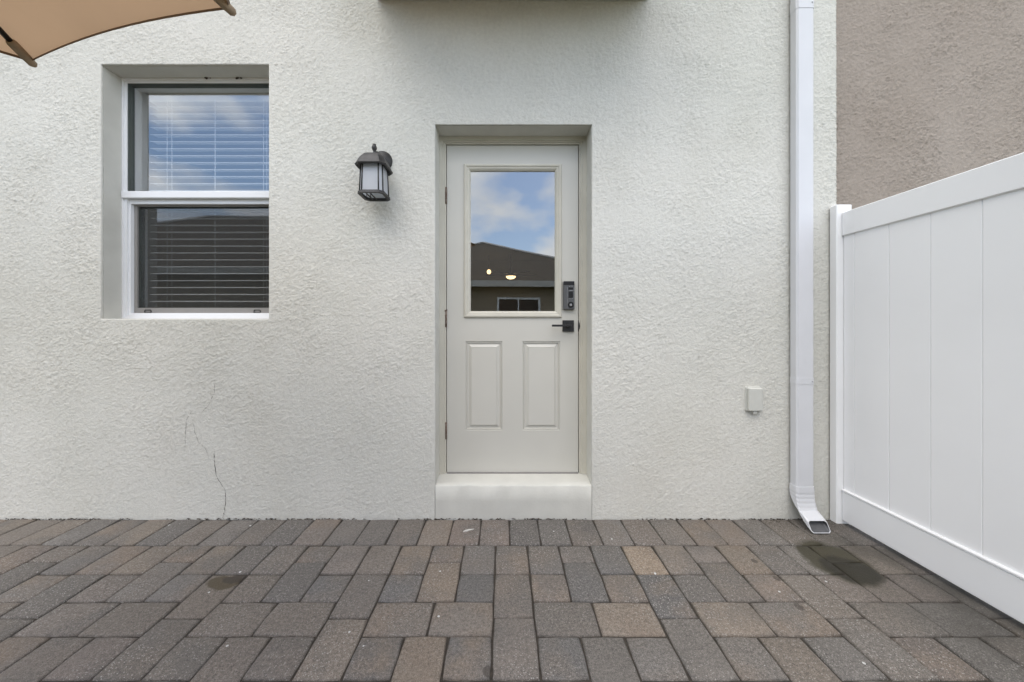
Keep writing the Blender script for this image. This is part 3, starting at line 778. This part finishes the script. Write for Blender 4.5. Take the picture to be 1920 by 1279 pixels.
GZa, GZb = 1.832, 1.976
bo = oct8(.063, .018, GZa); to = oct8(.058, .016, GZb)
for q in range(8):
    MB().tube([bo[q], to[q]], .0036, 6).build('corner_bar', M['bronze'], lan)
    a, b, c, d = bo[q], bo[(q+1) % 8], to[(q+1) % 8], to[q]
    cc = Vector((LX, LY, 0))
    def ins(p): v = Vector(p); d_ = (Vector((cc.x, cc.y, v.z)) - v); return tuple(v + d_*.03)
    MB().add([ins(a), ins(b), ins(c), ins(d)], [(0, 1, 2, 3)]).build('glass_pane', M['frost'], lan)
br = MB()
o1, o2, i1, i2 = oct8(.072, .022, GZa-.012), oct8(.070, .022, GZa+.002), oct8(.056, .016, GZa+.002), oct8(.056, .016, GZa-.012)
br.loft([o1, o2, i1, i2, o1], cap=False)
br.build('bottom_ring', M['bronze'], lan)
for s_ in (-.028, -.006): MB().box(LX+s_-.0025, LX+s_+.0025, LY-.058, LY+.058, GZa-.010, GZa-.005).build('bottom_bar', M['bronze'], lan)
MB().lathe(LX, LY, [(.011, 1.976), (.011, 1.950), (.018, 1.930), (.024, 1.905), (.020, 1.885), (.008, 1.876)], 14).build('bulb', M['frost'], lan)

# ------------------------------------------------------------------ downspout
dsp = empty('downspout', (1.693, -.03, 0))
tag(dsp, 'white metal rain downspout with a kicked out foot beside the fence', 'downspout')
A0, A1, DP = 1.644, 1.743, .056
def sect(cx0, cx1, d0, d1, ch):
    """closed outline in local (x, depth): rectangle with clipped corners"""
    return [(cx0+ch, d0), (cx1-ch, d0), (cx1, d0+ch), (cx1, d1-ch), (cx1-ch, d1), (cx0+ch, d1), (cx0, d1-ch), (cx0, d0+ch)]
def sweep_sect(path, ins=0.0, ribs=0.0):
    """path = list of (y, z, angle): centre line and direction of travel (0 = down)"""
    rings = []
    for k, (y, z, a) in enumerate(path):
        sgn = ribs if k % 2 else 0
        pr = sect(A0+ins-sgn, A1-ins+sgn, -DP/2+ins-sgn, DP/2-ins+sgn, .009)
        rings.append([(x, y + d*math.cos(a), z + d*math.sin(a)*-1) for x, d in pr])
    return rings
YC = -.010 - DP/2
MB().loft(sweep_sect([(YC, 5.9, 0), (YC, .165, 0)])).build('pipe', M['gutter'], dsp)
path = []
n = 15
for k in range(n+1):
    a = R(60)*k/n; Rr = .140
    path.append((YC - Rr*(1-math.cos(a)), 0.182 - Rr*math.sin(a), -a))
ly, lz, la = path[-1]
for k in range(1, 3): path.append((ly - .024*k*math.sin(R(60)), lz - .024*k*math.cos(R(60)), la))
path = [(YC, .212, 0)] + path
zmin = min(p[1] for p in path)
r_out = sweep_sect(path, -.0022, .0012); r_in = sweep_sect(path, .0008)
eb = MB(); eb.loft(r_out, cap=False)
eb.loft([r_out[-1], r_in[-1]], cap=False); eb.loft([r_out[0], r_in[0]], cap=False)
el = eb.build('elbow', M['gutter'], dsp)
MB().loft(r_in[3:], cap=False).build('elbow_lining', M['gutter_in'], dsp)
for zc, hh in ((.805, .017), (2.93, .030)):
    b = MB(); b.loft([[(x, YC + d, z) for x, d in sect(A0-.0015, A1+.0015, -DP/2-.0015, DP/2+.0015, .010)] for z in (zc-hh, zc+hh)]); b.build('strap', M['gutter'], dsp)
    MB().tube([(A1-.016, YC-DP/2-.001, zc), (A1-.016, YC-DP/2-.0045, zc)], .0035, 8).build('screw', M['chrome'], dsp)

# ------------------------------------------------------------------ outlet box
ob = empty('outlet_box', (1.438, 0, .69))
tag(ob, 'small cream outdoor outlet box on the wall beside the downspout', 'outlet box')
MB().box(1.394, 1.482, -.012, .004, .624, .764, .003).build('back_box', M['outlet'], ob)
MB().box(1.398, 1.479, -.034, -.0125, .628, .760, .005).build('cover', M['outlet'], ob)
MB().box(1.428, 1.450, -.026, -.008, .611, .6275, .002).build('latch', M['outlet'], ob)
MB().tube([(1.4, -.014, .752), (1.476, -.014, .752)], .0035, 8).build('hinge', M['outlet'], ob)

# ------------------------------------------------------------------ vinyl fence
fen = empty('vinyl_fence', (1.92, -.03, 0))
tag(fen, 'white vinyl privacy fence running from the wall on the right', 'fence')
FXP = 1.903
def post(y0, y1, x0=1.876, x1=1.964):
    p = MB(); p.box(x0, x1, y0, y1, -.05, 1.801, .004); return p.build('post', M['fence'], fen)
post(-.055, -.010)
post(-2.60, -2.50); post(-5.1, -5.0)
BW = .1717
bmesh_cache = None
for (ya, yb) in ((-.056, -2.499), (-2.601, -4.999)):
    MB().box(FXP, FXP+.044, yb, ya, 1.622, 1.754, .004).build('top_rail', M['fence'], fen)
    b = MB(); b.box(FXP, FXP+.044, yb, ya, .022, .186, .004); br_ = b.build('bottom_rail', M['fence'], fen)
    MB().box(FXP-.004, FXP+.040, yb+.001, ya-.001, .1865, .1985, .003).build('rail_lip', M['fence'], br_)
    y = -.1183 if ya > -1 else ya
    first = True
    edges = [ya] + ([-.1183 - BW*k for k in range(0, 14)] if ya > -1 else [ya - BW*k for k in range(1, 14)]) + [yb]
    edges = [e for e in edges if yb <= e <= ya]
    for e0, e1 in zip(edges[:-1], edges[1:]):
        if e0 - e1 < .01: continue
        q = MB(); x0 = FXP+.010 + rnd.uniform(-.0006, .0006); g_ = .0028
        pr = [(x0+.0028, e0-.0004), (x0, e0-g_), (x0, e1+g_), (x0+.0028, e1+.0004), (x0+.022, e1+.0004), (x0+.022, e0-.0004)]
        q.loft([[(x, yy, .19) for x, yy in pr], [(x, yy, 1.64) for x, yy in pr]])
        q.build('board', M['fence'], fen)

# ------------------------------------------------------------------ patio umbrella
UC = Vector((-1.505, -1.945, 0)); UR = 1.176; UT, UH = 2.068, 2.515
um = empty('patio_umbrella', (UC.x, UC.y, 0))
tag(um, 'tan canvas patio umbrella reaching in at the upper left', 'umbrella')
MB().tube([UC + Vector((0, 0, .05)), UC + Vector((0, 0, 2.52))], .019, 14).build('pole', M['pole'], um)
MB().lathe(UC.x, UC.y, [(.24, .0), (.24, .03), (.22, .05), (.06, .07), (.045, .09), (.03, .30), (.028, .32)], 28).build('base', M['pole'], um)
MB().lathe(UC.x, UC.y, [(.022, 2.40), (.045, 2.41), (.045, 2.45), (.022, 2.47)], 16).build('hub', M['pole'], um)
MB().lathe(UC.x, UC.y, [(.05, 2.515), (.03, 2.53), (.012, 2.56), (.018, 2.575), (.006, 2.59)], 14).build('finial', M['pole'], um)
a0 = math.atan2(-.78+1.94, -1.67+1.487)
tips = [Vector((UC.x + UR*math.cos(a0 - k*math.pi/4), UC.y + UR*math.sin(a0 - k*math.pi/4), UT)) for k in range(8)]
hub = Vector((UC.x, UC.y, UH))
def crown(tip, s):   # rib line with a gentle bow
    p = hub.lerp(tip, s); p.z += .055*math.sin(math.pi*s); return p
for k in range(8):
    A, B = tips[k], tips[(k+1) % 8]
    ns, nt = 12, 12; rows = []
    for i in range(ns+1):
        s_ = .03 + .97*i/ns; row = []
        for j in range(nt+1):
            t_ = j/nt; p = crown(A, s_).lerp(crown(B, s_), t_)
            sg = 4*t_*(1-t_)
            inward = (hub - p); inward.z = 0
            if inward.length > 0: p += inward.normalized()*(.018*sg*s_**3)
            p.z += 0.010*sg*s_**2 - .018*sg*math.sin(math.pi*s_)
            row.append(tuple(p))
        rows.append(row)
    c = MB(); c.loft(rows, cap=False, closed=False, smooth=True)
    pn = c.build('canopy_panel', M['canvas'], um)
    h = MB(); h.loft([[p, (p[0], p[1], p[2]-.011), (p[0], p[1], p[2]-.012), (p[0], p[1], p[2]-.001)] for p in rows[-1]], cap=False, closed=True)
    inner = rows[-1]; h = MB()
    prs = []
    for p in rows[-1]:
        v = Vector(p); i_ = (Vector((hub.x, hub.y, v.z)) - v).normalized()
        lo = v + i_*.004 + Vector((0, 0, -.010)); prs.append([tuple(v), tuple(lo), tuple(lo + i_*.002), tuple(v + i_*.002)])
    h.loft(prs); h.build('hem', M['hem'], pn)
for k in range(8):
    pts = [crown(tips[k], s_) - Vector((0, 0, .016)) for s_ in (.05, .2, .4, .6, .8, .955)]
    rb = MB(); rb.tube(pts, .0085, 8); rbo = rb.build('rib', M['pole'], um)
    e0 = crown(tips[k], .945) - Vector((0, 0, .017)); e1 = tips[k] + (tips[k]-hub).normalized()*.012 - Vector((0, 0, .012))
    pk = MB(); pk.tube([e0, e0.lerp(e1, .1), e0.lerp(e1, .6), e0.lerp(e1, .92), e1], [.012, .0145, .014, .012, .005], 8); pk.build('rib_pocket', M['pocket'], rbo)
    strut = MB(); strut.tube([hub + Vector((0, 0, -.62)), crown(tips[k], .52) - Vector((0, 0, .03))], .006, 6); strut.build('strut', M['pole'], rbo)
MB().lathe(UC.x, UC.y, [(.022, 1.85), (.04, 1.86), (.04, 1.90), (.022, 1.91)], 16).build('runner', M['pole'], um)

# ------------------------------------------------------------------ lamps inside, seen through the door glass
cl = empty('ceiling_fan_light', (.16, 6.2, RZ1))
tag(cl, 'lit bowl lamp of a ceiling fan inside behind the door glass', 'ceiling lamp')
MB().tube([(.16, 6.2, RZ1), (.16, 6.2, 2.32)], .018, 8).build('down_rod', M['bronze'], cl)
MB().lathe(.16, 6.2, [(.10, 2.34), (.12, 2.32), (.12, 2.28), (.10, 2.265)], 18).build('motor', M['bronze'], cl)
MB().lathe(.16, 6.2, [(.115, 2.262), (.107, 2.235), (.08, 2.212), (.04, 2.198), (.01, 2.195)], 20).build('lamp_bowl', M['lamp'], cl)
for q in range(5):
    a = 2*math.pi*q/5 + .3; d_ = Vector((math.cos(a), math.sin(a), 0)); p_ = Vector((-d_.y, d_.x, 0)); c_ = Vector((.16, 6.2, 2.305))
    MB().loft([[c_ + d_*.12 + p_*.05, c_ + d_*.12 - p_*.05, c_ + d_*.12 - p_*.05 + Vector((0,0,.008)), c_ + d_*.12 + p_*.05 + Vector((0,0,.008))],
               [c_ + d_*.62 + p_*.07, c_ + d_*.62 - p_*.07, c_ + d_*.62 - p_*.07 + Vector((0,0,.008)), c_ + d_*.62 + p_*.07 + Vector((0,0,.008))]]).build('blade', M['bronze'], cl)
pl = empty('pendant_lamp', (-.36, 6.4, RZ1))
tag(pl, 'small lit globe lamp inside, left of the fan light behind the door glass', 'ceiling lamp')
MB().tube([(-.36, 6.4, RZ1), (-.36, 6.4, 2.45)], .012, 8).build('stem', M['bronze'], pl)
MB().lathe(-.36, 6.4, [(.02, 2.45), (.04, 2.43), (.05, 2.395), (.04, 2.36), (.015, 2.345)], 16).build('globe', M['lamp'], pl)

# ------------------------------------------------------------------ scrap on the pavers
x, v = gpt(878, 996)
sc_ = MB(); sc_.add([(x-.028, -v-.012, .003), (x-.012, -v-.010, .006), (x+.004, -v+.002, .004), (x+.030, -v+.012, .005), (x+.029, -v+.018, .003), (x+.002, -v+.009, .006), (x-.014, -v+.002, .007), (x-.026, -v-.004, .003),
    (x-.028, -v-.012, .001), (x-.012, -v-.010, .001), (x+.004, -v+.002, .001), (x+.030, -v+.012, .001), (x+.029, -v+.018, .001), (x+.002, -v+.009, .001), (x-.014, -v+.002, .001), (x-.026, -v-.004, .001)],
    [(0,1,6,7), (1,2,5,6), (2,3,4,5), (0,8,9,1), (1,9,10,2), (2,10,11,3), (3,11,12,4), (4,12,13,5), (5,13,14,6), (6,14,15,7), (7,15,8,0)])
o = sc_.build('paper_scrap', M['leaf']); tag(o, 'thin pale scrap lying on a tan paver before the door step', 'scrap')

# ------------------------------------------------------------------ houses behind the camera (mirrored in the glass)
def back_house(label, x0, x1, y0, y1, eave, ridge, hipx0, hipx1, wins):
    h = empty('house', ((x0+x1)/2, (y0+y1)/2, 0)); tag(h, label, 'house', None)
    ov = .45
    MB().box(x0+ov, x1-ov, y0+ov, y1-ov, -.07, eave-.02).build('wall', M['tanwall'], h)
    ym = (y0+y1)/2
    r = MB(); v = [(x0, y1, eave), (x1, y1, eave), (x1, y0, eave), (x0, y0, eave), (hipx0, ym, ridge), (hipx1, ym, ridge)]
    r.add(v, [(0, 1, 5, 4), (1, 2, 5), (2, 3, 4, 5), (3, 0, 4), (3, 2, 1, 0)]); ro = r.build('roof', M['shingle'], h)
    for a, b in ((0, 4), (1, 5), (2, 5), (3, 4), (4, 5)):
        if (Vector(v[a])-Vector(v[b])).length > .1: MB().tube([Vector(v[a]) + Vector((0,0,.02)), Vector(v[b]) + Vector((0,0,.02))], .07, 6).build('ridge_cap', M['fascia'], ro)
    f = MB(); f.box(x0-.02, x1+.02, y1, y1+.03, eave-.20, eave+.02); f.box(x0-.02, x1+.02, y0-.03, y0, eave-.20, eave+.02); f.box(x0-.03, x0, y0, y1, eave-.20, eave+.02); f.box(x1, x1+.03, y0, y1, eave-.20, eave+.02)
    f.build('fascia', M['fascia'], h)
    for (a, b, c, d) in wins:
        yy = y1-ov
        w_ = MB().ring(a, b, c, d, .07, yy+.002, yy+.05).build('window', M['vinyl'], h)
        MB().box(a, b, yy+.004, yy+.012, c, d).build('pane', M['keypad_dark'], w_)
        MB().box((a+b)/2-.02, (a+b)/2+.02, yy+.013, yy+.04, c, d).build('mullion', M['vinyl'], w_)
    return h
back_house('tan house with a brown hip roof mirrored in the door glass', -7.6, 5.6, -24.3, -10.7, 2.75, 5.75, -1.3, -1.1, [(-.2, 1.3, .9, 2.1), (-5, -3.6, .9, 2.1)])
back_house('brown roofed house mirrored in the lower window glass', -24.0, -6.6, -20.0, -9.2, 3.0, 6.3, -14.2, -9.0, [(-14, -12.4, .9, 2.1)])
